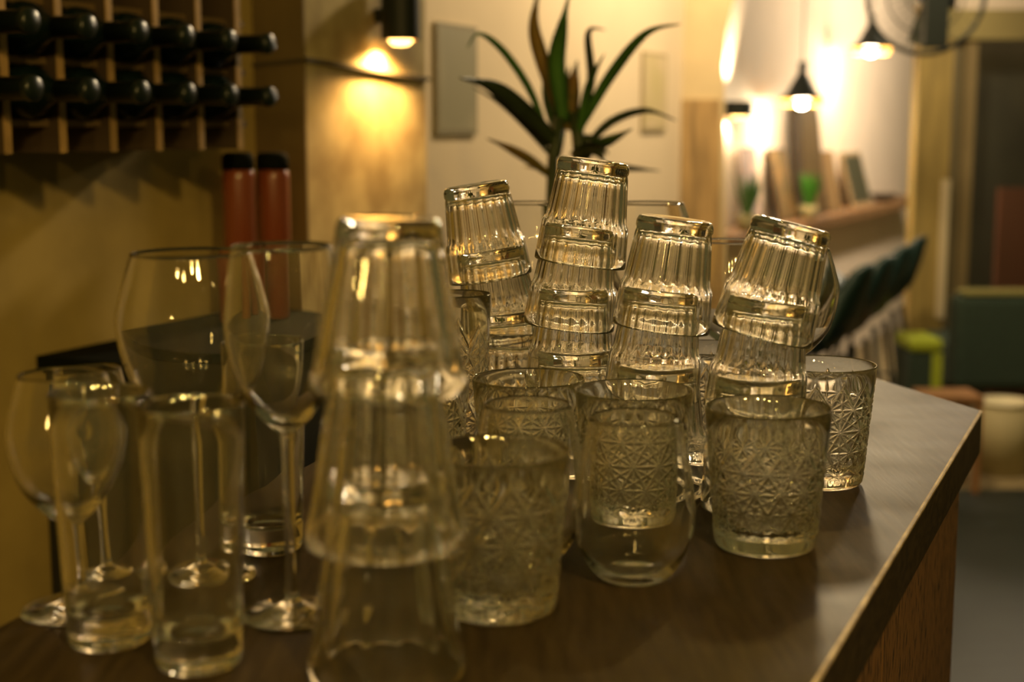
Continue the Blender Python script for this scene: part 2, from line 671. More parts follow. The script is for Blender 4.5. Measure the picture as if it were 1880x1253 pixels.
for ri, (zc, rw) in enumerate(rows[:2]):
    for ci in range(2, 8):
        s = svs[ci] + step / 2
        if bottle0 is None:
            b = lathe('wine_bottle', bp, 32, None, M_WB)
            bottle0 = b
            f = lathe('foil', [(0.2451, 0), (0.2451, 0.0149), (0.286, 0.0146), (0.288, 0.0163), (0.298, 0.0163), (0.3012, 0.0135), (0.3012, 0)], 24, None, M_FOIL, b)
            foil0 = f
        else:
            b = bottle0.copy()
            C.objects.link(b)
            f = foil0.copy()
            C.objects.link(f)
            f.parent = b
        zz = zc - 0.5 * (z_r[1] - z_r[0]) + 0.0049 + 0.0368
        b.location = W(s, 0.022, zz)
        b.rotation_euler = (R(90), 0, math.atan2(NY, NX) + R(90))
        tag(b, 'dark bottle in the %s row of the wall rack, %s in its row' % (('lower' if ri == 0 else 'upper'), ['leftmost', 'second from left', 'third from left', 'fourth from left', 'second from right', 'rightmost'][ci - 2]),
            'bottle', 'wine bottles in the wall rack')

# ------------------------------------------------------------------ black back counter and the two red flasks on it
bz = 0.985
s_l = s_at(62, 0.0)
bb = empty('back_counter', W((s_l - 0.1) / 2, 0, 0), 'black back-bar counter against the ochre wall under the wine rack', 'counter')
keep(from_bm('worktop', wprism(s_l, -0.003, 0.002, 0.40, bz - 0.03, bz), M_BLACK, bevel=0.002), bb)
keep(from_bm('body', wprism(s_l + 0.01, -0.003, 0.002, 0.385, 0.0, bz - 0.031), mat('black_board', (0.02, 0.02, 0.014), 0.6), bevel=0.002), bb)
flask_mat = mat('copper_red_lacquer', (0.25, 0.060, 0.020), 0.28, coat=0.6)
for px, lab, r in ((446, 'dark red tall flask on the back counter, left of the pair', 0.0285), (508, 'bright copper-red tall flask on the back counter, nearer the column', 0.0300)):
    o = 0.13
    p = W(s_at(px, o), o, bz + 0.0005)
    ztop = at(px, 280, p.y).z - bz
    zc = at(px, 312, p.y).z - bz
    t = empty('flask', p, lab, 'flask', 'red flasks on the back counter')
    lathe('body', [(0, 0), (0, r * 0.9), (0.005, r), (zc - 0.012, r), (zc - 0.002, r * 0.96), (zc, r * 0.90), (zc, 0)], 48, None, flask_mat, t)
    lathe('lid', [(zc + 0.0003, 0), (zc + 0.0003, r * 0.99), (ztop - 0.01, r * 0.99), (ztop - 0.003, r * 0.88), (ztop, r * 0.7), (ztop, 0)], 48, None, M_BLACK, t)

# ------------------------------------------------------------------ sconce on the column
def spotlight_sconce(name, p, r, zb, zt, label, e_dn, e_up, col, open_top=False, up_aim=None):
    t = empty(name, Vector((p.x, p.y, zb)), label, 'lamp')
    h = zt - zb
    prof = [(0.03, 0), (0.03, r - 0.004), (0.0, r - 0.004), (0.0, r), (h, r)]
    if open_top:
        prof += [(h, r - 0.004), (h - 0.03, r - 0.004), (h - 0.03, 0)]
    else:
        prof += [(h, 0)]
    lathe('shade', prof, 40, None, M_DARK, t, smooth=False)
    em = mat('lit_bulb', (1, 0.8, 0.5), 0.5, emit=(1, 0.55, 0.14), estr=5)
    lathe('bulb', [(-0.012, 0), (-0.010, r * 0.40), (-0.002, r * 0.62), (0.012, r * 0.62), (0.029, r * 0.4), (0.029, 0)], 24, None, em, t)
    lathe('reflector', [(0.0292, 0), (0.0292, r - 0.0045), (0.001, r - 0.0045), (0.001, r - 0.0055), (0.0287, r - 0.0055), (0.0287, 0)], 40, None, mat('brass_reflector', (0.9, 0.55, 0.2), 0.3, metal=0.9), t)
    lamp('sconce_light', 'SPOT', (p.x - NX * r * 0.5, p.y - NY * r * 0.5, zb - 0.016), e_dn, col, 0.012, (p.x - NX * r * 0.5, p.y - NY * r * 0.5, zb - 1), 160, 0.7)
    if open_top:
        lamp('sconce_light', 'SPOT', (p.x, p.y, zt + 0.004), e_up, col, 0.012, up_aim or (p.x, p.y, zt + 1), 70, 0.5)
    return t


so = cd + 0.056
ps = W(s_at(742, so), so, 0)
spotlight_sconce('wall_sconce', ps, 0.040, at(742, 74, ps.y).z, at(742, -30, ps.y).z,
                 'black cylinder sconce glowing orange beneath, mounted on the plaster column', 12.0, 0, (1.0, 0.55, 0.17))
a = W(s_at(742, so), cd + 0.0005, at(742, 30, ps.y).z)
mount = from_bm('mount', wprism(s_at(742, so) - 0.012, s_at(742, so) + 0.012, cd + 0.0005, cd + 0.0165, at(742, 40, ps.y).z, at(742, 15, ps.y).z), M_DARK)
keep(mount, [o for o in C.objects if o.name == 'wall_sconce'][0])

# ------------------------------------------------------------------ bar counter
Cn = onz(1803, 755, CT)
An = onz(1500, 1253, CT)
Bn = onz(1607, 695, CT)
edir = (Cn - An).normalized()
bdir = (Bn - Cn).normalized()
near = An - edir * 0.75
farp = Cn + bdir * 0.62
lf0 = Vector((-0.301, 0.803, CT))
ldir = Vector((math.sin(R(17)), math.cos(R(17)), 0))
lnear = lf0 - ldir * 0.75
lfar = lf0 + ldir * 1.25
poly = [near, Cn, farp, lfar, lnear]
TH = 0.044
top = tag(from_bm('bar_worktop', prism_bm(poly, CT - TH, CT), M_TOP), 'dark stained wooden bar top carrying all the glasses', 'worktop')
# worn, bare edge line along the guests' side, catch light painted into its colour
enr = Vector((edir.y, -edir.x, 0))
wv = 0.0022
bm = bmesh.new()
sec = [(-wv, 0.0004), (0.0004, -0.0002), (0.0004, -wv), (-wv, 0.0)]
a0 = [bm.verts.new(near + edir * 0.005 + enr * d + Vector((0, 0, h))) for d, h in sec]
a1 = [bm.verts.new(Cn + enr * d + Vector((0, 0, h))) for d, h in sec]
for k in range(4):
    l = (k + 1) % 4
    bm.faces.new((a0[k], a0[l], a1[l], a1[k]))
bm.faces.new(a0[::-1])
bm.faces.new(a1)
we = from_bm('worn_lit_edge', bm, M_WORN_LIT, top)
we['label'] = 'pale worn edge with painted catch light'

# veneered bar body under the top
ins = 0.018
bnr = Vector((bdir.y, -bdir.x, 0))


def isect(p, d, q, e):
    den = d.x * e.y - d.y * e.x
    t = ((q.x - p.x) * e.y - (q.y - p.y) * e.x) / den
    return p + d * t


c_in = isect(An - enr * ins, edir, Cn - bnr * ins, bdir)
c_in2 = isect(An - enr * (ins + 0.02), edir, Cn - bnr * (ins + 0.02), bdir)
body = empty('bar_cabinet', (An.x - 0.05, An.y, 0), 'brown flecked veneer bar front below the dark worktop', 'cabinet')
seam = isect(An - enr * ins, edir, Vector((0, 0, 0)), ray(1617, 1150)) if False else None
# find the seam along the front where the photo shows it (x 1617)
best = None
for k in range(2000):
    p = c_in - edir * (k * 0.0008)
    q = Vector((p.x, p.y, 0.93 - CAM_Z))
    fw = q.y * math.cos(PITCH) - q.z * math.sin(PITCH)
    xpx = 940 + FPX * q.x / fw
    if xpx < 1619:
        best = k * 0.0008
        break
sl = best or 0.5
zt = CT - TH - 0.0005


def panel(name, a, b, n, th, z0, z1, m):
    pts = [a, b, b - n * th, a - n * th]
    o = from_bm(name, prism_bm(pts, z0, z1), m, bevel=0.0008)
    keep(o, body)
    return o


panel('front_panel', c_in - edir * (sl - 0.0012), c_in, enr, 0.018, 0.0, zt, M_VENEER)
panel('front_panel', c_in - edir * 1.45, c_in - edir * (sl + 0.0012), enr, 0.018, 0.0, zt, M_VENEER)
panel('end_panel', c_in2 + bdir * 0.0 , c_in2 + bdir * 0.55, bnr, 0.018, 0.0, zt, M_VENEER)
panel('carcass', c_in2 - edir * 1.42 - enr * 0.001, c_in2 - enr * 0.02 - edir * 0.03, enr, 0.20, 0.0, zt, M_BLACK)

# ------------------------------------------------------------------ drinking glasses
CTG = CT + 0.0004


def flute(n, amp, z_lo, z_hi, fade=0.006):
    def f(th, z, r):
        k = min(1.0, max(0.0, (z - z_lo) / fade)) * min(1.0, max(0.0, (z_hi - z) / fade))
        return r - amp * k * np.abs(np.sin(n * th / 2))
    return f


def prof_mesh(outer, inner, nz_o=None):
    return outer + inner


# small fluted tumbler with a shoulder, base at z = 0
def small_tumbler():
    o = [(0, 0), (0.0006, 0.022), (0, 0.0265), (0.0012, 0.0290), (0.0045, 0.0304), (0.0085, 0.0306), (0.0105, 0.0298)]
    o = [(z, r, False) for z, r in o]
    o += [(z, r, True) for z, r in lin((0.0105, 0.0302), (0.0500, 0.0345), 14)]
    o += [(0.0520, 0.0352, True), (0.0535, 0.0362, True), (0.0555, 0.0368, True)]
    o += [(z, r, True) for z, r in lin((0.0555, 0.0368), (0.086, 0.0388), 8)]
    o += [(0.0874, 0.03865), (0.088, 0.0382), (0.0876, 0.0376)]
    i = lin((0.086, 0.0372), (0.0565, 0.0353), 5) + [(0.0535, 0.0335), (0.0515, 0.0316)] + lin((0.0515, 0.0316), (0.016, 0.0283), 5) + [(0.0125, 0.0265), (0.0108, 0.022), (0.0102, 0.012), (0.0100, 0)]
    f1 = flute(22, 0.0011, 0.0105, 0.0530)
    f2 = flute(22, 0.00035, 0.0500, 0.0800, 0.008)
    return lathe('fluted_tumbler', o + i, 22 * 8, lambda t, z, r: f2(t, z, f1(t, z, r)), G_CLEAR)


def large_tumbler():
    o = [(0, 0), (0.0006, 0.024), (0, 0.0290), (0.0012, 0.0318), (0.005, 0.0334), (0.0095, 0.0336), (0.0115, 0.0328)]
    o = [(z, r, False) for z, r in o]
    o += [(z, r, True) for z, r in lin((0.0115, 0.0332), (0.0520, 0.0378), 14)]
    o += [(0.0545, 0.0388, True), (0.0560, 0.0400, True), (0.0580, 0.0407, True)]
    o += [(z, r) for z, r in lin((0.0580, 0.0407), (0.102, 0.0428), 8)]
    o += [(0.1034, 0.04265), (0.104, 0.0422), (0.1036, 0.0416)]
    i = lin((0.102, 0.0412), (0.0590, 0.0391), 5) + [(0.056, 0.0372), (0.054, 0.0350)] + lin((0.054, 0.0350), (0.017, 0.0312), 5) + [(0.0135, 0.0292), (0.0118, 0.024), (0.0112, 0.012), (0.0110, 0)]
    return lathe('fluted_tumbler', o + i, 22 * 8, flute(22, 0.0012, 0.0115, 0.0555), G_CLEAR)


def conical_tumbler():
    o = [(0, 0), (0.0006, 0.020), (0, 0.0245), (0.0012, 0.0268), (0.005, 0.0283), (0.010, 0.0288)]
    o = [(z, r, False) for z, r in o]
    o += [(z, r, True) for z, r in lin((0.010, 0.0288), (0.098, 0.0420), 26)]
    o += [(0.1065, 0.0430), (0.1075, 0.0427), (0.1078, 0.0421), (0.1072, 0.0415)]
    i = lin((0.105, 0.0410), (0.018, 0.0255), 10) + [(0.0145, 0.0240), (0.0125, 0.020), (0.0120, 0.010), (0.0118, 0)]
    return lathe('panelled_tumbler', o + i, 12 * 14, flute(12, 0.0020, 0.009, 0.096, 0.012), G_CLEAR)


def star_fn(n, z0, z1, r_mean, depth, width, rows):
    """star cut: six families of V grooves that all cross at the knots of a triangular lattice"""
    a = 2 * math.pi * r_mean / n
    h = (z1 - z0) / rows

    def f(th, z, r):
        u = th * n / (2 * math.pi)          # in lattice steps
        v = (z - z0) / h
        if v < -0.2 or v > rows + 0.2:
            return r
        g = np.zeros_like(th)

        def fam(val, scale):
            d = np.abs(val - np.round(val)) * scale
            return np.maximum(0, 1 - d / width)
        L1 = fam(u + v * 0.5, a * 0.80)
        L2 = fam(u - v * 0.5, a * 0.80)
        Lh = fam(np.full_like(th, v), h)
        L3 = fam(u * 0.5 * 2 + 0.0, a)                       # verticals through the knots
        L5 = fam((u + v * 1.5) / 1.0, a * 0.55)
        L6 = fam((u - v * 1.5) / 1.0, a * 0.55)
        g = np.maximum.reduce([L1, L2, L3 * 0.8, L5 * 0.75, L6 * 0.75, Lh * (0.9 if 0.3 < v < rows - 0.3 else 0)])
        # zigzag upper border: only the two main families survive near the rim
        top = v - (rows - 0.9)
        if top > 0:
            zig = np.abs(((u + rows * 0.5) % 1.0) - 0.5) * 2
            g = np.where(zig < top / 0.9 * 1.0, 0.0, g)
            d = np.abs(zig - top / 0.9) * a * 0.5
            g = np.maximum(g, np.maximum(0, 1 - d / width))
        return r - depth * g
    return f


def cut_tumbler(name, n, rows, zlo, zhi, depth, width, nz, ns):
    o = [(0.0008, 0), (0.0010, 0.022), (0, 0.0300), (0.0012, 0.0335), (0.004, 0.0352), (0.010, 0.0362)]
    o = [(z, r, False) for z, r in o]
    def R_(z):
        return 0.0362 + (0.0438 - 0.0362) * (z - 0.010) / 0.090
    o += [(z, R_(z), True) for z in np.linspace(0.0105, zhi + 0.001, nz)]
    o += [(z, R_(z)) for z in np.linspace(zhi + 0.003, 0.0985, 4)]
    o += [(0.0996, 0.0436), (0.1, 0.0430), (0.0994, 0.0424)]
    i = lin((0.098, 0.0420), (0.022, 0.0340), 6) + [(0.0175, 0.0320), (0.0150, 0.027), (0.0140, 0.015), (0.0138, 0)]
    o = [(float(p[0]), float(p[1])) + tuple(p[2:]) for p in o]
    return lathe(name, o + i, ns, star_fn(n, zlo, zhi, 0.040, depth, width, rows), G_CUT)


def highball():
    o = [(0.0008, 0), (0.0008, 0.016), (0, 0.0205), (0.0015, 0.0225), (0.006, 0.0236)] + lin((0.006, 0.0236), (0.1435, 0.0285), 8) + [(0.1448, 0.0282), (0.145, 0.0277), (0.1446, 0.0273)]
    i = lin((0.143, 0.0270), (0.024, 0.0215), 8) + [(0.0195, 0.0195), (0.0175, 0.014), (0.0165, 0)]
    return lathe('highball_glass', o + i, 64, None, G_CLEAR)


def stemless():
    out = interp([(0.0, 0.019), (0.002, 0.0235), (0.010, 0.0300), (0.024, 0.0365), (0.042, 0.0395), (0.062, 0.0382), (0.085, 0.0340), (0.107, 0.0293)], 6)
    o = [(0.0012, 0), (0.0012, 0.013)] + out + [(0.1074, 0.0289), (0.107, 0.0284)]
    inn = interp([(0.106, 0.0283), (0.085, 0.0328), (0.062, 0.0370), (0.042, 0.0383), (0.024, 0.0352), (0.011, 0.0275), (0.0055, 0.018)], 6)
    return lathe('stemless_wine_glass', o + inn + [(0.0045, 0.008), (0.0042, 0)], 72, None, G_THIN)


def wine_glass(loc, H, r_rim, r_max, z_max, z_bowl, r_foot, label, group=None, s=1.0, tilt=(0, 0)):
    t = empty('wine_glass', loc, label, 'wine glass', group)
    t.rotation_euler = (tilt[0], tilt[1], 0)
    t.scale = (s, s, s)
    zb = z_bowl
    span = H - zb
    zm = z_max - zb
    outer = interp([(zb, 0.0045), (zb + 0.0025, 0.0085), (zb + zm * 0.18, r_max * 0.48), (zb + zm * 0.50, r_max * 0.83), (zb + zm, r_max), (zb + zm + (span - zm) * 0.5, r_max * 0.5 + r_rim * 0.5 + (r_max - r_rim) * 0.14), (H - 0.0006, r_rim)], 7)
    inner = interp([(H - 0.0006, r_rim - 0.0010), (zb + zm + (span - zm) * 0.5, r_max * 0.5 + r_rim * 0.5 + (r_max - r_rim) * 0.14 - 0.0011), (zb + zm, r_max - 0.0012), (zb + zm * 0.50 + 0.001, r_max * 0.83 - 0.0016), (zb + zm * 0.18 + 0.003, r_max * 0.45 - 0.001), (zb + 0.0075, 0.0045)], 7)
    lathe('bowl', [(zb, 0)] + outer + [(H, r_rim - 0.0005)] + inner + [(zb + 0.0068, 0)], 72, None, G_THIN, t)
    st = interp([(0.0085, 0.0058), (0.0125, 0.0042), (0.03, 0.0034), (zb * 0.6, 0.0033), (zb - 0.010, 0.0038), (zb - 0.0004, 0.0047)], 5)
    lathe('stem', [(0.0085, 0)] + st + [(zb - 0.0004, 0)], 32, None, G_THIN, t)
    ft = [(0.0009, 0), (0.0009, r_foot * 0.6), (0, r_foot * 0.94), (0.0006, r_foot), (0.0016, r_foot * 0.985), (0.0026, r_foot * 0.75), (0.0045, r_foot * 0.40), (0.0081, 0.0062), (0.0081, 0)]
    lathe('foot', ft, 72, None, G_THIN, t)
    return t


def up(px, py_base, off=0):
    """upright glass whose base centre is seen at px, py"""
    p = onz(px, py_base, CT)
    return Vector((p.x, p.y, CTG))


def by_dist(px, Y):
    """point of the worktop at depth Y seen under px"""
    y = 626.5 + FPX * math.tan(math.atan((CAM_Z - CT) / Y) - PITCH)
    return up(px, y)


protos = {}


def place(kind, maker, loc, label, cat, group, rot=(0, 0, 0)):
    if kind not in protos:
        o = maker()
        protos[kind] = o
    else:
        o = protos[kind].copy()
        C.objects.link(o)
    o.location = loc
    o.rotation_euler = rot
    tag(o, label, cat, group)
    return o


def inverted(kind, maker, topc, lean_x, lean_y, label, cat, group, spin):
    """upside-down glass; topc: centre of its base (now on top); lean_x > 0 leans the top to the right"""
    Rm = Matrix.Rotation(lean_x, 4, 'Y') @ Matrix.Rotation(lean_y, 4, 'X') @ Matrix.Rotation(math.pi, 4, 'X') @ Matrix.Rotation(spin, 4, 'Z')
    return place(kind, maker, topc, label, cat, group, Rm.to_euler())


HS, HL, HC = 0.088, 0.104, 0.1078


def mk_cut():
    return cut_tumbler('cut_glass_tumbler', 12, 4, 0.014, 0.086, 0.0016, 0.0014, 150, 504)


def mk_dia():
    return cut_tumbler('cut_glass_tumbler', 14, 4, 0.018, 0.074, 0.0013, 0.0015, 110, 392)


order = ['topmost', 'second from the top', 'third from the top']


def stack(basepx, Y, small, name_where, group):
    """small: list of (px of base centre, z above counter of the base top, lean) from the top down; a large tumbler stands below"""
    n = len(small)
    for i, (px, z, lean) in enumerate(small):
        d = ray(px, 626)
        p = at(px, 500, Y)
        # depth stays, x from the ray at that height
        zz = CT + z
        yy = 626.5 + FPX * math.tan(math.atan((CAM_Z - zz) / Y) - PITCH)
        p = at(px, yy, Y)
        inverted('small', small_tumbler, Vector((p.x, Y, zz)), R(lean), 0, 'small fluted tumbler, %s of the %s' % (order[i], name_where), 'tumbler', group, 0.3 * i)
    p = by_dist(basepx, Y)
    inverted('large', large_tumbler, Vector((p.x, Y, CTG + HL)), 0, 0, 'upside-down fluted tumbler, bottom one of the %s' % name_where, 'tumbler', group, 0.1)


stack(944, 1.31, [(873, 0.240, -9), (899, 0.1815, -9), (926, 0.1235, -5)], 'stack that leans left', 'left-leaning stack of tumblers')
stack(1058, 1.20, [(1091, 0.2645, 7.5), (1067, 0.211, 6.5), (1056, 0.1575, 3)], 'tallest stack in front of the plant', 'tallest stack of tumblers')
stack(1203, 1.12, [(1241, 0.2205, 7), (1216, 0.166, 5)], 'stack just right of the tallest', 'third stack of tumblers')
stack(1388, 1.07, [(1455, 0.2200, 14), (1411, 0.1635, 6)], 'right-leaning stack at the right end', 'right-leaning stack of tumblers')

# foreground stack of three large panelled tumblers
Yf = 0.735
for i, (px, z, lean, zsc) in enumerate([(715, 0.2445, 1.0, 0.84), (706, 0.179, 0.5, 1.0), (705, HC, 0, 1.0)]):
    yy = 626.5 + FPX * math.tan(math.atan((CAM_Z - CT - z) / Yf) - PITCH)
    p = at(px, yy, Yf)
    o = inverted('conical', conical_tumbler, Vector((p.x, Yf, CTG + z)), R(lean), 0,
             'large panelled tumbler upside down, %s of the blurred foreground stack' % ['topmost', 'middle one', 'bottom one'][i],
             'tumbler', 'foreground stack of panelled tumblers', 0.12 * i)
    o.scale = (0.97 if i == 0 else 1, 0.97 if i == 0 else 1, zsc)

# upright cut glasses
place('cut', mk_cut, up(1503, 887), 'sharp star-cut glass tumbler standing rightmost, by the worktop edge', 'tumbler', 'star-cut tumblers', (0, 0, 0.2))
place('cut', mk_cut, up(1161, 957), 'star-cut tumbler seen through the stemless wine glass', 'tumbler', 'star-cut tumblers', (0, 0, 0.45))
place('cut', mk_cut, up(970, 925), 'star-cut tumbler behind the left stemless glass, before the tallest stack', 'tumbler', 'star-cut tumblers', (0, 0, 0.05))
place('cut', mk_cut, up(915, 1120), 'blurred star-cut tumbler in front, right of the foreground stack', 'tumbler', 'star-cut tumblers', (0, 0, 0.7))
place('cut', mk_cut, up(763, 915), 'star-cut tumbler half hidden behind the foreground stack', 'tumbler', 'star-cut tumblers', (0, 0, 0.9))
place('cut', mk_cut, by_dist(1298, 1.235), 'star-cut tumbler behind the gap of the two right stacks', 'tumbler', 'star-cut tumblers', (0, 0, 0.33))
place('dia', mk_dia, up(1404, 1004), 'flared tumbler with fine cuts and thick base before the right-leaning stack', 'tumbler', None, (0, 0, 0.3))

# highball glasses
o = place('high', highball, up(494, 1008), 'smooth highball with bright thick base behind the tulip wine glass', 'highball glass', 'highball glasses')
place('high', highball, up(366, 1220), 'tall blurred highball at the bottom, left of the foreground stack', 'highball glass', 'highball glasses')
place('high', highball, up(202, 1178), 'blurred highball leftmost at the bottom, over the wine glass foot', 'highball glass', 'highball glasses')


def mk_tall_cut():
    o = [(0.0008, 0), (0.0008, 0.015), (0, 0.0200), (0.0015, 0.0225), (0.006, 0.0236)]
    o = [(z, r, False) for z, r in o]
    o += [(float(z), 0.0236 + 0.0044 * (float(z) - 0.006) / 0.146, True) for z in np.linspace(0.0065, 0.130, 120)]
    o += [(0.142, 0.0277), (0.1535, 0.0280), (0.155, 0.0274), (0.1545, 0.0269)]
    i = lin((0.153, 0.0266), (0.022, 0.0215), 6) + [(0.018, 0.0195), (0.016, 0.013), (0.0155, 0)]
    return lathe('cut_highball_glass', o + i, 300, star_fn(8, 0.010, 0.125, 0.026, 0.0010, 0.0010, 6), G_CUT)


place('tallcut', mk_tall_cut, by_dist(841, 1.17), 'slim cut highball between the foreground stack and the left-leaning stack', 'highball glass', None)

# stemless wine glasses
place('stemless', stemless, up(1162, 1062), 'stemless wine glass with amber glow standing before the cut tumbler', 'wine glass', 'stemless wine glasses')
place('stemless', stemless, up(968, 1025), 'stemless wine glass behind the blurred cut tumbler in front', 'wine glass', 'stemless wine glasses')

# stemmed wine glasses
wine_glass(up(374, 1060), 0.213, 0.0365, 0.048, 0.166, 0.094, 0.034, 'large balloon wine glass at the left, rim against the ochre wall', 'stemmed wine glasses', tilt=(0, R(-0.6)))
wine_glass(up(537, 1128), 0.223, 0.0290, 0.0345, 0.172, 0.112, 0.032, 'tulip wine glass standing just left of the foreground stack', 'stemmed wine glasses', tilt=(0, R(-0.4)))
wine_glass(up(138, 1120), 0.146, 0.0255, 0.0345, 0.106, 0.054, 0.032, 'short round wine glass, leftmost of the stemmed glasses', 'stemmed wine glasses', tilt=(0, R(-0.5)))
wine_glass(up(198, 1065), 0.139, 0.0205, 0.0255, 0.100, 0.056, 0.025, 'small slim wine glass right beside the leftmost round one', 'stemmed wine glasses', tilt=(0, R(-3)))
wine_glass(by_dist(975, 1.50), 0.213, 0.0365, 0.048, 0.166, 0.094, 0.036, 'wine glass at the back between the left-leaning and tallest stacks', 'wine glasses in the back row')
wine_glass(by_dist(1187, 1.50), 0.213, 0.0365, 0.048, 0.166, 0.094, 0.036, 'wine glass at the back between the tallest stack and the third', 'wine glasses in the back row')
wine_glass(by_dist(1333, 1.37), 0.213, 0.0365, 0.048, 0.166, 0.094, 0.036, 'wine glass at the back in the gap of the two right stacks', 'wine glasses in the back row', s=0.86)
wine_glass(by_dist(1447, 1.28), 0.213, 0.0365, 0.048, 0.166, 0.094, 0.036, 'wine glass bulging out behind the right-leaning stack', 'wine glasses in the back row', s=0.86)

# ------------------------------------------------------------------ plant before the beige wall
def leaf_bm(pts, wpx, Y, dY, fold=0.25):
    P = [at(x, y, Y) for x, y in pts]
    n = len(P)
    for i, p in enumerate(P):
        p.y += dY * (i / (n - 1)) ** 1.2
        k = p.y / Y
        p.x *= k
        p.z = CAM_Z + (p.z - CAM_Z) * k
    pp = interp([(p.x, p.z) for p in P], 6)
    py = interp([(p.y, 0) for p in P], 6)
    m = len(pp)
    bm = bmesh.new()
    rows = []
    wd = wpx / FPX * Y / 2
    for i in range(m):
        p = Vector((pp[i][0], py[i][0], pp[i][1]))
        j0, j1 = max(0, i - 1), min(m - 1, i + 1)
        t = Vector((pp[j1][0] - pp[j0][0], py[j1][0] - py[j0][0], pp[j1][1] - pp[j0][1])).normalized()
        sd = t.cross(Vector((0, 1, 0))).normalized()
        nn = t.cross(sd).normalized()
        u = i / (m - 1)
        ww = wd * (0.35 + 0.65 * math.sin(math.pi * min(1, u * 1.15 + 0.08)) ** 0.8) * (1 - u ** 6) + 0.0006
        th = 0.0009
        rows.append([bm.verts.new(p - sd * ww + nn * ww * fold), bm.verts.new(p + nn * th), bm.verts.new(p + sd * ww + nn * ww * fold), bm.verts.new(p - nn * th)])
    for i in range(m - 1):
        for k in range(4):
            l = (k + 1) % 4
            bm.faces.new((rows[i][k], rows[i][l], rows[i + 1][l], rows[i + 1][k]))
    bm.faces.new(rows[0][::-1])
    bm.faces.new(rows[-1])
    return bm


PY = 2.55
M_LG = mat('green_leaf', (0.055, 0.15, 0.025), 0.5, var=0.3, scale=12)
M_LD = mat('dark_leaf', (0.030, 0.045, 0.014), 0.5, var=0.3, scale=12)
M_LB = mat('brown_yellow_leaf', (0.30, 0.17, 0.04), 0.6, col2=(0.10, 0.10, 0.02), scale=14)
pb = at(1040, 300, PY)
plant = empty('potted_palm', (pb.x, PY, 0), 'dark leaved potted palm before the beige wall, behind the tallest stack', 'plant')
leaves = [([(1008, 262), (975, 170), (925, 95), (880, 62), (858, 88)], 13, M_LG, -0.15),
          ([(1018, 262), (960, 205), (905, 160), (843, 143)], 36, M_LD, -0.25),
          ([(1012, 285), (965, 230), (920, 190), (868, 160)], 13, M_LD, 0.1),
          ([(1010, 322), (970, 292), (930, 270), (893, 254)], 17, M_LB, -0.1),
          ([(1010, 322), (990, 308), (962, 306)], 12, M_LD, 0.15),
          ([(1030, 210), (995, 110), (980, 40), (995, -40)], 26, M_LB, 0.1),
          ([(1035, 225), (1022, 120), (1032, 50), (1045, -10)], 30, M_LG, -0.1),
          ([(1030, 260), (1005, 180), (1000, 120)], 20, M_LG, 0.2),
          ([(1060, 225), (1085, 150), (1080, 60), (1112, 55)], 15, M_LD, 0.1),
          ([(1062, 260), (1080, 160), (1110, 98)], 15, M_LG, -0.12),
          ([(1062, 240), (1120, 140), (1185, 62), (1250, 44)], 19, M_LG, -0.2),
          ([(1072, 275), (1120, 225), (1185, 203), (1242, 222)], 15, M_LD, 0.1),
          ([(1080, 272), (1118, 258), (1162, 236)], 20, M_LG, -0.2),
          ([(1068, 305), (1140, 308), (1212, 314)], 13, M_LD, 0.15),
          ([(1060, 290), (1080, 262), (1118, 282)], 34, M_LD, 0.0),
          ([(1052, 290), (1090, 275), (1112, 300)], 30, M_LD, -0.15),
          ([(1045, 240), (1050, 170), (1060, 110)], 30, M_LB, 0.12),
          ([(1020, 290), (1030, 200), (1045, 120)], 26, M_LD, 0.05)]
for pts, wp, m, dy in leaves:
    o = from_bm('leaf', leaf_bm(pts, wp, PY, dy), m, smooth=True)
    keep(o, plant)
for pts, r in (([(1014, 470), (1012, 380), (1015, 290), (1028, 215)], 0.010), ([(1068, 470), (1066, 380), (1064, 280), (1056, 205)], 0.012)):
    pp = [at(x, y, PY) for x, y in pts]
    pp = [Vector((pb.x + (0.03 if pts[0][0] > 1040 else -0.03), PY, 0.30))] + pp
    keep(from_bm('stem', tube_bm(pp, r), M_LD, smooth=True), plant)
lathe('pot', [(0, 0), (0, 0.13), (0.30, 0.17), (0.31, 0.17), (0.31, 0.155), (0.27, 0.15), (0.27, 0)], 40, None, mat('clay_pot', (0.35, 0.16, 0.08), 0.8), plant)

# ------------------------------------------------------------------ sconce with up and down light at the pillar
scF = F(fs(1357, 0.085), 0.085, 0)
scY = scF.y
p = at(1357, 200, scY)
spotlight_sconce('wall_sconce', Vector((p.x, scY, 0)), 0.060, at(1356, 214, scY).z, at(1356, 186, scY).z,
                 'short black up-and-down sconce on the far wall beside the tan pillar', 3.0, 26, (1.0, 0.75, 0.45), True)
q_ = fs(1357, 0.085)
arm = from_bm('mount', prism_bm([F(q_ - 0.015, 0.0005, 0), F(q_ + 0.015, 0.0005, 0), F(q_ + 0.015, 0.0245, 0), F(q_ - 0.015, 0.0245, 0)], at(1356, 204, scY).z, at(1356, 196, scY).z), M_DARK)
keep(arm, [o for o in C.objects if o.name == 'wall_sconce.001'][0])

# ------------------------------------------------------------------ pendant lamps by the far wall
M_GLOW = mat('glowing_amber_rim', (0.9, 0.55, 0.18), 0.5, emit=(1.0, 0.40, 0.05), estr=2.2)


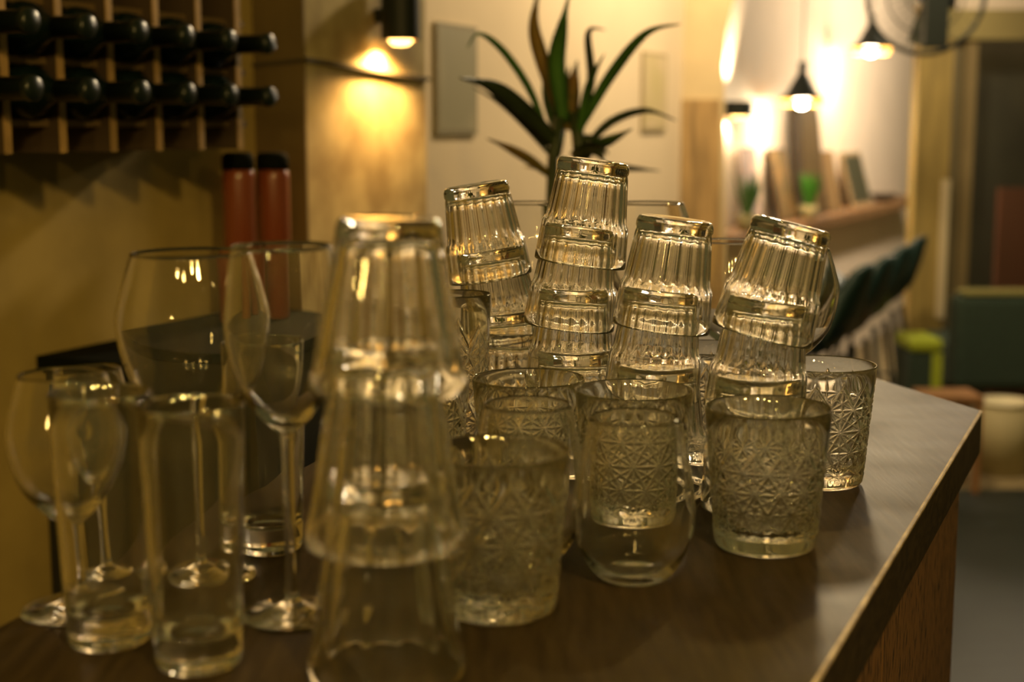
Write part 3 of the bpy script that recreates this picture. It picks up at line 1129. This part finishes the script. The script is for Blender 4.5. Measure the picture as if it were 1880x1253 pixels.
def ring_band(r, t):
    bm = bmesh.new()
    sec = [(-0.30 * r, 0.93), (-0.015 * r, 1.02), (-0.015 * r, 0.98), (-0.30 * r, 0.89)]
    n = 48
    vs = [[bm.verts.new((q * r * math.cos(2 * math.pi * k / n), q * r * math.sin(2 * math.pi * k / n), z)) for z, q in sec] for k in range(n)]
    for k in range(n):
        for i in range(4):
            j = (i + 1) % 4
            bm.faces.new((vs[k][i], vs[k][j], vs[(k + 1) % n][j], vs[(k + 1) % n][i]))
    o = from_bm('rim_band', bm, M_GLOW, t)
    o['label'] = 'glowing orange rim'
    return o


def pendant(px, py_open, off, rpx, label, e):
    s = fs(px, off)
    c = F(s, off, 0)
    z0 = at(px, py_open, c.y).z
    r = rpx / FPX * c.y
    t = empty('pendant_lamp', Vector((c.x, c.y, z0)), label, 'lamp', 'pendant lamps by the far wall')
    sh = [(0.0, r), (0.010 * r / 0.1, r * 0.98), (0.25 * r, r * 0.72), (0.62 * r, r * 0.52), (1.0 * r, r * 0.30), (1.15 * r, r * 0.2), (1.6 * r, r * 0.2), (1.7 * r, r * 0.08)]
    inn = [(1.55 * r, r * 0.14), (1.08 * r, r * 0.16), (0.95 * r, r * 0.26), (0.60 * r, r * 0.48), (0.24 * r, r * 0.68), (0.001, r * 0.97)]
    # closed shell: outer from the top down, inner back up
    prof = [(1.72 * r, 0)] + sh[::-1] + inn[::-1] + [(1.56 * r, 0)]
    prof = [(z, q) for z, q in prof]
    o = lathe('shade', prof, 48, None, M_DARK, t)
    o2 = lathe('shade_lining', [(0.93 * r, 0), (0.93 * r, r * 0.255), (0.59 * r, r * 0.47), (0.235 * r, r * 0.67), (0.003, r * 0.955), (0.006, r * 0.93), (0.245 * r, r * 0.65), (0.60 * r, r * 0.45), (0.92 * r, r * 0.235), (0.92 * r, 0)], 48, None,
               mat('orange_lining', (0.85, 0.50, 0.14), 0.6), t)
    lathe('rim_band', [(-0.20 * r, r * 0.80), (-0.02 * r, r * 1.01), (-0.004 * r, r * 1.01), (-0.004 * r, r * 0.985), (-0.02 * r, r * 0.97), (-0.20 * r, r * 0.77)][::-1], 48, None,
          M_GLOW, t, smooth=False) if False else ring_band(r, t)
    em = mat('lit_bulb', (1, 0.9, 0.7), 0.5, emit=(1, 0.88, 0.62), estr=45)
    bl = lathe('bulb', [(-0.42 * r, 0), (-0.38 * r, r * 0.16), (-0.2 * r, r * 0.34), (0.24 * r, r * 0.33), (0.45 * r, r * 0.24), (0.65 * r, r * 0.12), (0.9 * r, r * 0.1), (0.9 * r, 0)], 24, None, em, t)
    cb = from_bm('cord', tube_bm([(0, 0, 1.70 * r), (0, 0, 3.4 - z0)], 0.004, 6), M_DARK, t)
    # the glow of the bulb under the shade
    lamp('pendant_light', 'POINT', (c.x, c.y, z0 - 0.55 * r), e, (1.0, 0.84, 0.58), 0.03)
    return t


pendant(1459, 182, 0.20, 40, 'black pendant lamp with glowing orange rim, left of the pair and lower', 5)
pendant(1579, 88, 0.22, 35, 'black pendant lamp hanging higher and farther, below the fan', 5)

# ------------------------------------------------------------------ wall shelf with its things
sd = 0.19
sx0, sx1 = fs(1395, sd), fs(1652, 0.05)
shz = fz(1560, 388, sd)
M_SHELF = mat('brown_shelf_wood', (0.22, 0.12, 0.05), 0.6, var=0.25, scale=15)
tag(from_bm('wall_shelf', prism_bm([F(sx0 - 0.4, 0.001, 0), F(sx1, 0.001, 0), F(sx1, sd, 0), F(sx0 - 0.4, sd, 0)], shz - 0.05, shz), M_SHELF, bevel=0.003),
    'brown wooden wall shelf under the pendant lamps', 'shelf')


def on_shelf(px, off):
    return F(fs(px, off), off, shz + 0.0005)


def board(name, px0, px1, ytop, off, th, lean, label, cat, m, rounded=False, frame=None, inner_m=None):
    """board that leans back on the wall; its foot stands on the shelf"""
    s0, s1 = fs(px0, off), fs(px1, off)
    z1 = fz((px0 + px1) / 2, ytop, off) - shz
    base = F(0.5 * (s0 + s1), off, shz + 0.0008)
    t = empty(name, base, label, cat)
    hw = (s1 - s0) / 2
    # local frame: x along the wall, y towards the room, z up the board
    ax, ay = Vector((fdx, fdy, 0)), Vector((fnx, fny, 0))
    up_ = (Vector((0, 0, 1)) - ay * lean).normalized()
    nrm = ax.cross(up_).normalized()
    if nrm.dot(ay) < 0:
        nrm = -nrm

    def L(x, z, n=0.0):
        return ax * x + up_ * z + nrm * n
    pts = [(-hw, 0), (hw, 0)]
    if rounded:
        for k in range(0, 13):
            a = math.pi * k / 12
            pts.append((hw * math.cos(a), z1 - hw * 0.8 + hw * 0.8 * math.sin(a)))
    else:
        pts += [(hw, z1), (-hw, z1)]
    o = from_bm('panel' if not frame else 'frame', extrude_poly([L(x, z) for x, z in pts], -nrm * th), m)
    o.parent = t
    if frame:
        f = frame
        p2 = [(-hw + f, f), (hw - f, f), (hw - f, z1 - f), (-hw + f, z1 - f)]
        o = from_bm('picture', extrude_poly([L(x, z, 0.0002) for x, z in p2], nrm * 0.002), inner_m)
        o.parent = t
    return t


M_BOARD = mat('golden_board', (0.13, 0.080, 0.020), 0.6, var=0.2, scale=10, stretch=(3, 3, 0.4))
M_EDGE = mat('dark_brown_edge', (0.05, 0.032, 0.015), 0.6)
tb = board('serving_board', 1466, 1508, 162, 0.10, 0.03, 0.10, 'tall round-topped wooden serving board leaning on the far wall', 'board', M_EDGE, True)
o = None
s0, s1 = fs(1473, 0.17), fs(1500, 0.17)
board_front = board('picture_frame', 1428, 1458, 271, 0.10, 0.02, 0.2, 'dark picture frame on the shelf, left of the tall board', 'picture frame', M_EDGE, False, 0.012, mat('amber_picture', (0.22, 0.13, 0.04), 0.6, col2=(0.10, 0.07, 0.02), scale=9))
board('picture_frame', 1513, 1538, 276, 0.10, 0.02, 0.2, 'narrow wooden frame on the shelf, right of the tall board', 'picture frame', mat('mid_wood_frame', (0.14, 0.08, 0.03), 0.6), False, 0.010, mat('tan_picture', (0.24, 0.15, 0.06), 0.6))
board('picture_frame', 1560, 1592, 276, 0.10, 0.02, 0.28, 'pale frame with a dark middle, rightmost on the shelf', 'picture frame', mat('pale_wood_frame', (0.36, 0.26, 0.14), 0.6), False, 0.022, mat('dark_picture', (0.06, 0.06, 0.035), 0.5))
board('picture_frame', 1366, 1392, 270, 0.08, 0.02, 0.1, 'mauve picture on the shelf beside the pillar sconce', 'picture frame', mat('grey_mauve_frame', (0.24, 0.19, 0.17), 0.6), False, 0.012, mat('mauve_picture', (0.42, 0.33, 0.32), 0.6))
# golden face panel of the tall board
hwp = tb
axv, ayv = Vector((fdx, fdy, 0)), Vector((fnx, fny, 0))
up_ = (Vector((0, 0, 1)) - ayv * 0.10).normalized()
nr = axv.cross(up_).normalized()
if nr.dot(ayv) < 0:
    nr = -nr
hw = (fs(1500, 0.10) - fs(1472, 0.10)) / 2
z1 = fz(1487, 178, 0.10) - shz
pts = [(-hw, 0.01), (hw, 0.01)] + [(hw * math.cos(math.pi * k / 10), z1 - hw * 0.8 + hw * 0.8 * math.sin(math.pi * k / 10)) for k in range(11)]
o = from_bm('face_panel', extrude_poly([axv * x + up_ * z + nr * 0.0003 for x, z in pts], nr * 0.004), M_BOARD)
o.parent = tb
o['label'] = 'golden wood face'

c = on_shelf(1612, 0.095)
t = empty('bowl', c, 'small dark dish at the right end of the wall shelf', 'bowl')
lathe('dish', [(0, 0), (0, 0.035), (0.02, 0.07), (0.045, 0.085), (0.047, 0.082), (0.024, 0.062), (0.008, 0.03), (0.007, 0)], 32, None, M_EDGE, t)


def grass_plant(px, off, wpx, ytop, n, label, m, seed):
    rnd = random.Random(seed)
    c = on_shelf(px, off)
    t = empty('potted_plant', c, label, 'plant')
    hh = fz(px, ytop, off) - shz
    sc_ = wpx / FPX * c.y
    r = sc_ * 0.32
    lathe('pot', [(0, 0), (0, r * 0.75), (hh * 0.3, r), (hh * 0.3, r * 0.9), (hh * 0.26, r * 0.85), (hh * 0.26, 0)], 24, None, mat('pale_pot', (0.30, 0.26, 0.12), 0.7), t)
    bm = bmesh.new()
    for k in range(n):
        a = rnd.uniform(0, 2 * math.pi)
        q = rnd.uniform(0.2, 1.0) * sc_ * 0.5
        h = hh * rnd.uniform(0.7, 1.05)
        tip = Vector((math.cos(a) * q, math.sin(a) * q, h))
        b0 = Vector((math.cos(a) * r * 0.3, math.sin(a) * r * 0.3, hh * 0.255))
        mid = (b0 + tip) / 2 + Vector((0, 0, hh * 0.08))
        w_ = sc_ * 0.05
        sdv = Vector((-math.sin(a), math.cos(a), 0))
        vs = [bm.verts.new(b0 - sdv * w_), bm.verts.new(b0 + sdv * w_), bm.verts.new(mid + sdv * w_ * 1.3), bm.verts.new(tip), bm.verts.new(mid - sdv * w_ * 1.3)]
        vt = [bm.verts.new(v.co + Vector((0.002, 0.002, 0.001))) for v in vs]
        bm.faces.new(vs)
        bm.faces.new(vt[::-1])
        for i in range(5):
            j = (i + 1) % 5
            bm.faces.new((vs[i], vs[j], vt[j], vt[i]))
    from_bm('foliage', bm, m, t)
    return t


grass_plant(1477, 0.145, 52, 318, 46, 'bright green leafy plant before the tall board on the shelf', mat('bright_green_leaf', (0.04, 0.16, 0.012), 0.5), 3)
grass_plant(1366, 0.14, 56, 318, 46, 'dark green leafy plant on the shelf beside the pillar', mat('mid_green_leaf', (0.07, 0.16, 0.04), 0.5), 5)

# ------------------------------------------------------------------ bar stools at the shelf
def make_stool(loc, rz_, label, z_top):
    t = empty('bar_stool', loc, label, 'stool', 'teal bucket stools at the wall shelf', rz_)
    sz = z_top - 0.27
    # bucket shell: swept seat and back with thickness; local +x is the way the stool faces
    bm = bmesh.new()
    prof_ = [(0.20, sz + 0.03), (0.16, sz + 0.0), (0.05, sz - 0.02), (-0.08, sz - 0.01), (-0.15, sz + 0.05), (-0.19, sz + 0.15), (-0.22, sz + 0.27)]
    pr = interp(prof_, 4)
    rows = []
    for i, (x, z) in enumerate(pr):
        u = i / (len(pr) - 1)
        hw = 0.145 + 0.03 * math.sin(math.pi * u) - 0.05 * max(0, u - 0.8) / 0.2
        row = []
        for j in range(9):
            v = -1 + 2 * j / 8
            lift = 0.07 * v ** 4 * (1 - u * 0.3)
            row.append((x + (0.07 * v * v if u > 0.6 else 0), hw * v, z + (lift if u < 0.75 else -0.07 * v ** 4)))
        rows.append(row)
    top_ = [[bm.verts.new(p) for p in r] for r in rows]
    n = len(rows)
    bot_ = []
    for i in range(n):
        bot_.append([bm.verts.new((rows[i][j][0] - (0.018 if i > n * 0.6 else 0), rows[i][j][1], rows[i][j][2] - (0.018 if i <= n * 0.6 else 0.004))) for j in range(9)])
    for i in range(n - 1):
        for j in range(8):
            bm.faces.new((top_[i][j], top_[i][j + 1], top_[i + 1][j + 1], top_[i + 1][j]))
            bm.faces.new((bot_[i][j], bot_[i + 1][j], bot_[i + 1][j + 1], bot_[i][j + 1]))
    for i in range(n - 1):
        for j in (0, 8):
            bm.faces.new((top_[i][j], top_[i + 1][j], bot_[i + 1][j], bot_[i][j]))
    for j in range(8):
        for i in (0, n - 1):
            bm.faces.new((top_[i][j], top_[i][j + 1], bot_[i][j + 1], bot_[i][j]))
    from_bm('seat_shell', bm, M_TEAL, t, smooth=True)
    for sx in (-1, 1):
        for sy in (-1, 1):
            from_bm('leg', tube_bm([(sx * 0.10 - 0.02, sy * 0.09, sz - 0.045), (sx * 0.18 - 0.02, sy * 0.15, 0.0)], 0.011, 8), M_DARK, t, smooth=True)
    q = sz * 0.42
    f = 0.10 + 0.08 * (1 - q / sz)
    g = 0.09 + 0.06 * (1 - q / sz)
    ring = [(-f - 0.02, -g, q), (f - 0.02, -g, q), (f - 0.02, g, q), (-f - 0.02, g, q), (-f - 0.02, -g, q)]
    from_bm('footrest', tube_bm(ring, 0.007, 8), M_DARK, t)
    return t


def stool_at(px, y_top, Y, rz_, label):
    p = at(px, y_top, Y)
    return make_stool(Vector((p.x, Y, 0)), rz_, label, p.z)


stz = R(180 - 27)
for (px, yt, Y, lab) in ((1472, 478, 4.6, 'teal bucket stool nearest, half hidden behind the right-leaning stack'),
                         (1521, 464, 5.1, 'teal bucket stool second in the row, seen right of the stacks'),
                         (1563, 446, 5.6, 'teal bucket stool third in the row at the wall shelf'),
                         (1601, 430, 6.15, 'farthest teal bucket stool, overlapping the mustard post')):
    stool_at(px, yt, Y, stz, lab)

# ------------------------------------------------------------------ round fan before the post
fY = 5.3
fc = at(1700, -12, fY)
fr = 106 / FPX * fY
fan = empty('fan', Vector((fc.x, fY, fc.z)), 'round black caged fan hanging in front of the mustard post', 'fan')
for rr, tr in ((fr, 0.009), (fr * 0.66, 0.003), (fr * 0.33, 0.003)):
    bm = tube_bm([(rr * math.cos(a * math.pi / 24), 0, rr * math.sin(a * math.pi / 24)) for a in range(49)], tr, 8)
    from_bm('cage_ring', bm, M_DARK, fan, smooth=True)
for k in range(32):
    a = k * math.pi / 16
    from_bm('cage_wire', tube_bm([(0.045 * math.cos(a), -0.055, 0.045 * math.sin(a)), (fr * 0.6 * math.cos(a), -0.045, fr * 0.6 * math.sin(a)), (fr * math.cos(a), 0, fr * math.sin(a))], 0.0009, 5), M_DARK, fan)
for k in range(3):
    a0 = k * 2 * math.pi / 3 + 0.5
    pts = []
    for (q, da) in ((0.15, -0.2), (0.5, -0.35), (0.85, -0.30), (0.9, 0.1), (0.7, 0.40), (0.4, 0.45), (0.15, 0.3)):
        pts.append((fr * q * math.cos(a0 + da), 0.01 + da * 0.03, fr * q * math.sin(a0 + da)))
    from_bm('blade', extrude_poly(pts, (0, 0.003, 0)), mat('dark_fan_blade', (0.05, 0.052, 0.035), 0.6), fan)
hub = lathe('motor', [(-0.104, 0), (-0.104, 0.04), (-0.06, 0.05), (0.03, 0.038), (0.05, 0.02), (0.05, 0)], 32, None, M_DARK, fan)
hub.rotation_euler = (R(-90), 0, 0)
bz0 = at(1700, 92, fY).z - fc.z
from_bm('bracket', box_bm(-0.040, 0.044, -0.15, -0.105, bz0, 1.1, None), M_DARK, fan, bevel=0.004)

# ------------------------------------------------------------------ lounge corner at the right
# dark armchair
sY = 5.9
t = empty('armchair', Vector((at(1830, 600, sY).x, sY, 0)), 'dark green high-backed armchair at the right edge', 'armchair')
x0 = at(1757, 600, sY).x - t.location.x
zt_ = at(1830, 545, sY).z
from_bm('backrest', box_bm(x0, x0 + 0.75, 0, 0.14, 0.25, zt_), M_SOFA, t, bevel=0.03)
from_bm('seat', box_bm(x0 + 0.02, x0 + 0.73, 0.142, 0.70, 0.22, 0.42), M_SOFA, t, bevel=0.03)
o = from_bm('top_highlight', box_bm(x0 + 0.03, x0 + 0.72, 0.01, 0.13, zt_ + 0.0005, zt_ + 0.022), mat('olive_highlight', (0.22, 0.20, 0.06), 0.8), t, bevel=0.008)  # highlight on the top edge, painted as an added olive strip
o['label'] = 'olive highlight painted along the top edge'
for lx in (x0 + 0.05, x0 + 0.70):
    for ly in (0.05, 0.62):
        from_bm('leg', tube_bm([(lx, ly, 0.0), (lx, ly, 0.22 if ly > 0.3 else 0.25)], 0.018, 10), M_EDGE, t)
# lime pouf behind it
t = empty('pouf', Vector((at(1706, 640, 5.74).x, 5.74, 0)), 'small square lime green pouf with dark front, left of the armchair', 'pouf')
x0 = at(1671, 640, 5.64).x - t.location.x
zp = at(1700, 619, 5.69).z
zq = at(1700, 648, 5.64).z
from_bm('base', box_bm(x0, x0 + 0.132, -0.10, 0.12, 0.0, zq), M_SOFA, t, bevel=0.01)
from_bm('cushion', box_bm(x0 - 0.003, x0 + 0.134, -0.11, 0.13, zq + 0.001, zp), M_LIME, t, bevel=0.02)
o = from_bm('front_panel', box_bm(x0 + 0.088, x0 + 0.130, -0.108, -0.1005, 0.02, zq - 0.002), M_LIME, t, bevel=0.002)
o['label'] = 'lime stripe on the front'
# low table
t = empty('coffee_table', Vector((at(1742, 725, 5.22).x, 5.22, 0)), 'small orange-brown wooden table before the dark armchair', 'table')
M_TAB = mat('orange_brown_wood', (0.30, 0.15, 0.06), 0.5, var=0.2, scale=8)
from_bm('tabletop', box_bm(-0.11, 0.105, -0.09, 0.10, 0.34, 0.365), M_TAB, t, bevel=0.004)
for lx in (-0.095, 0.09):
    for ly in (-0.075, 0.085):
        from_bm('leg', box_bm(lx - 0.012, lx + 0.012, ly - 0.012, ly + 0.012, 0, 0.3395), M_TAB, t)
# cream drum
p = onz(1838, 868, 0)
rr = 50 / FPX * p.y
hz = at(1838, 735, p.y).z
t = empty('drum_bin', Vector((p.x, p.y, 0)), 'cream round bin with a pale rim standing on the floor behind the worktop corner', 'bin')
lathe('body', [(0, 0), (0, rr * 0.88), (hz - 0.012, rr * 0.97), (hz - 0.012, rr * 0.80), (hz - 0.05, rr * 0.78), (hz - 0.05, 0)], 48, None, M_CREAM, t)
rim = lathe('rim', [(hz - 0.0118, 0.0), (hz - 0.0118, rr), (hz, rr), (hz, rr * 0.62), (hz - 0.008, rr * 0.60), (hz - 0.008, 0)], 48, None, M_CREAMW, t)
rim['label'] = 'pale ring-shaped lid'
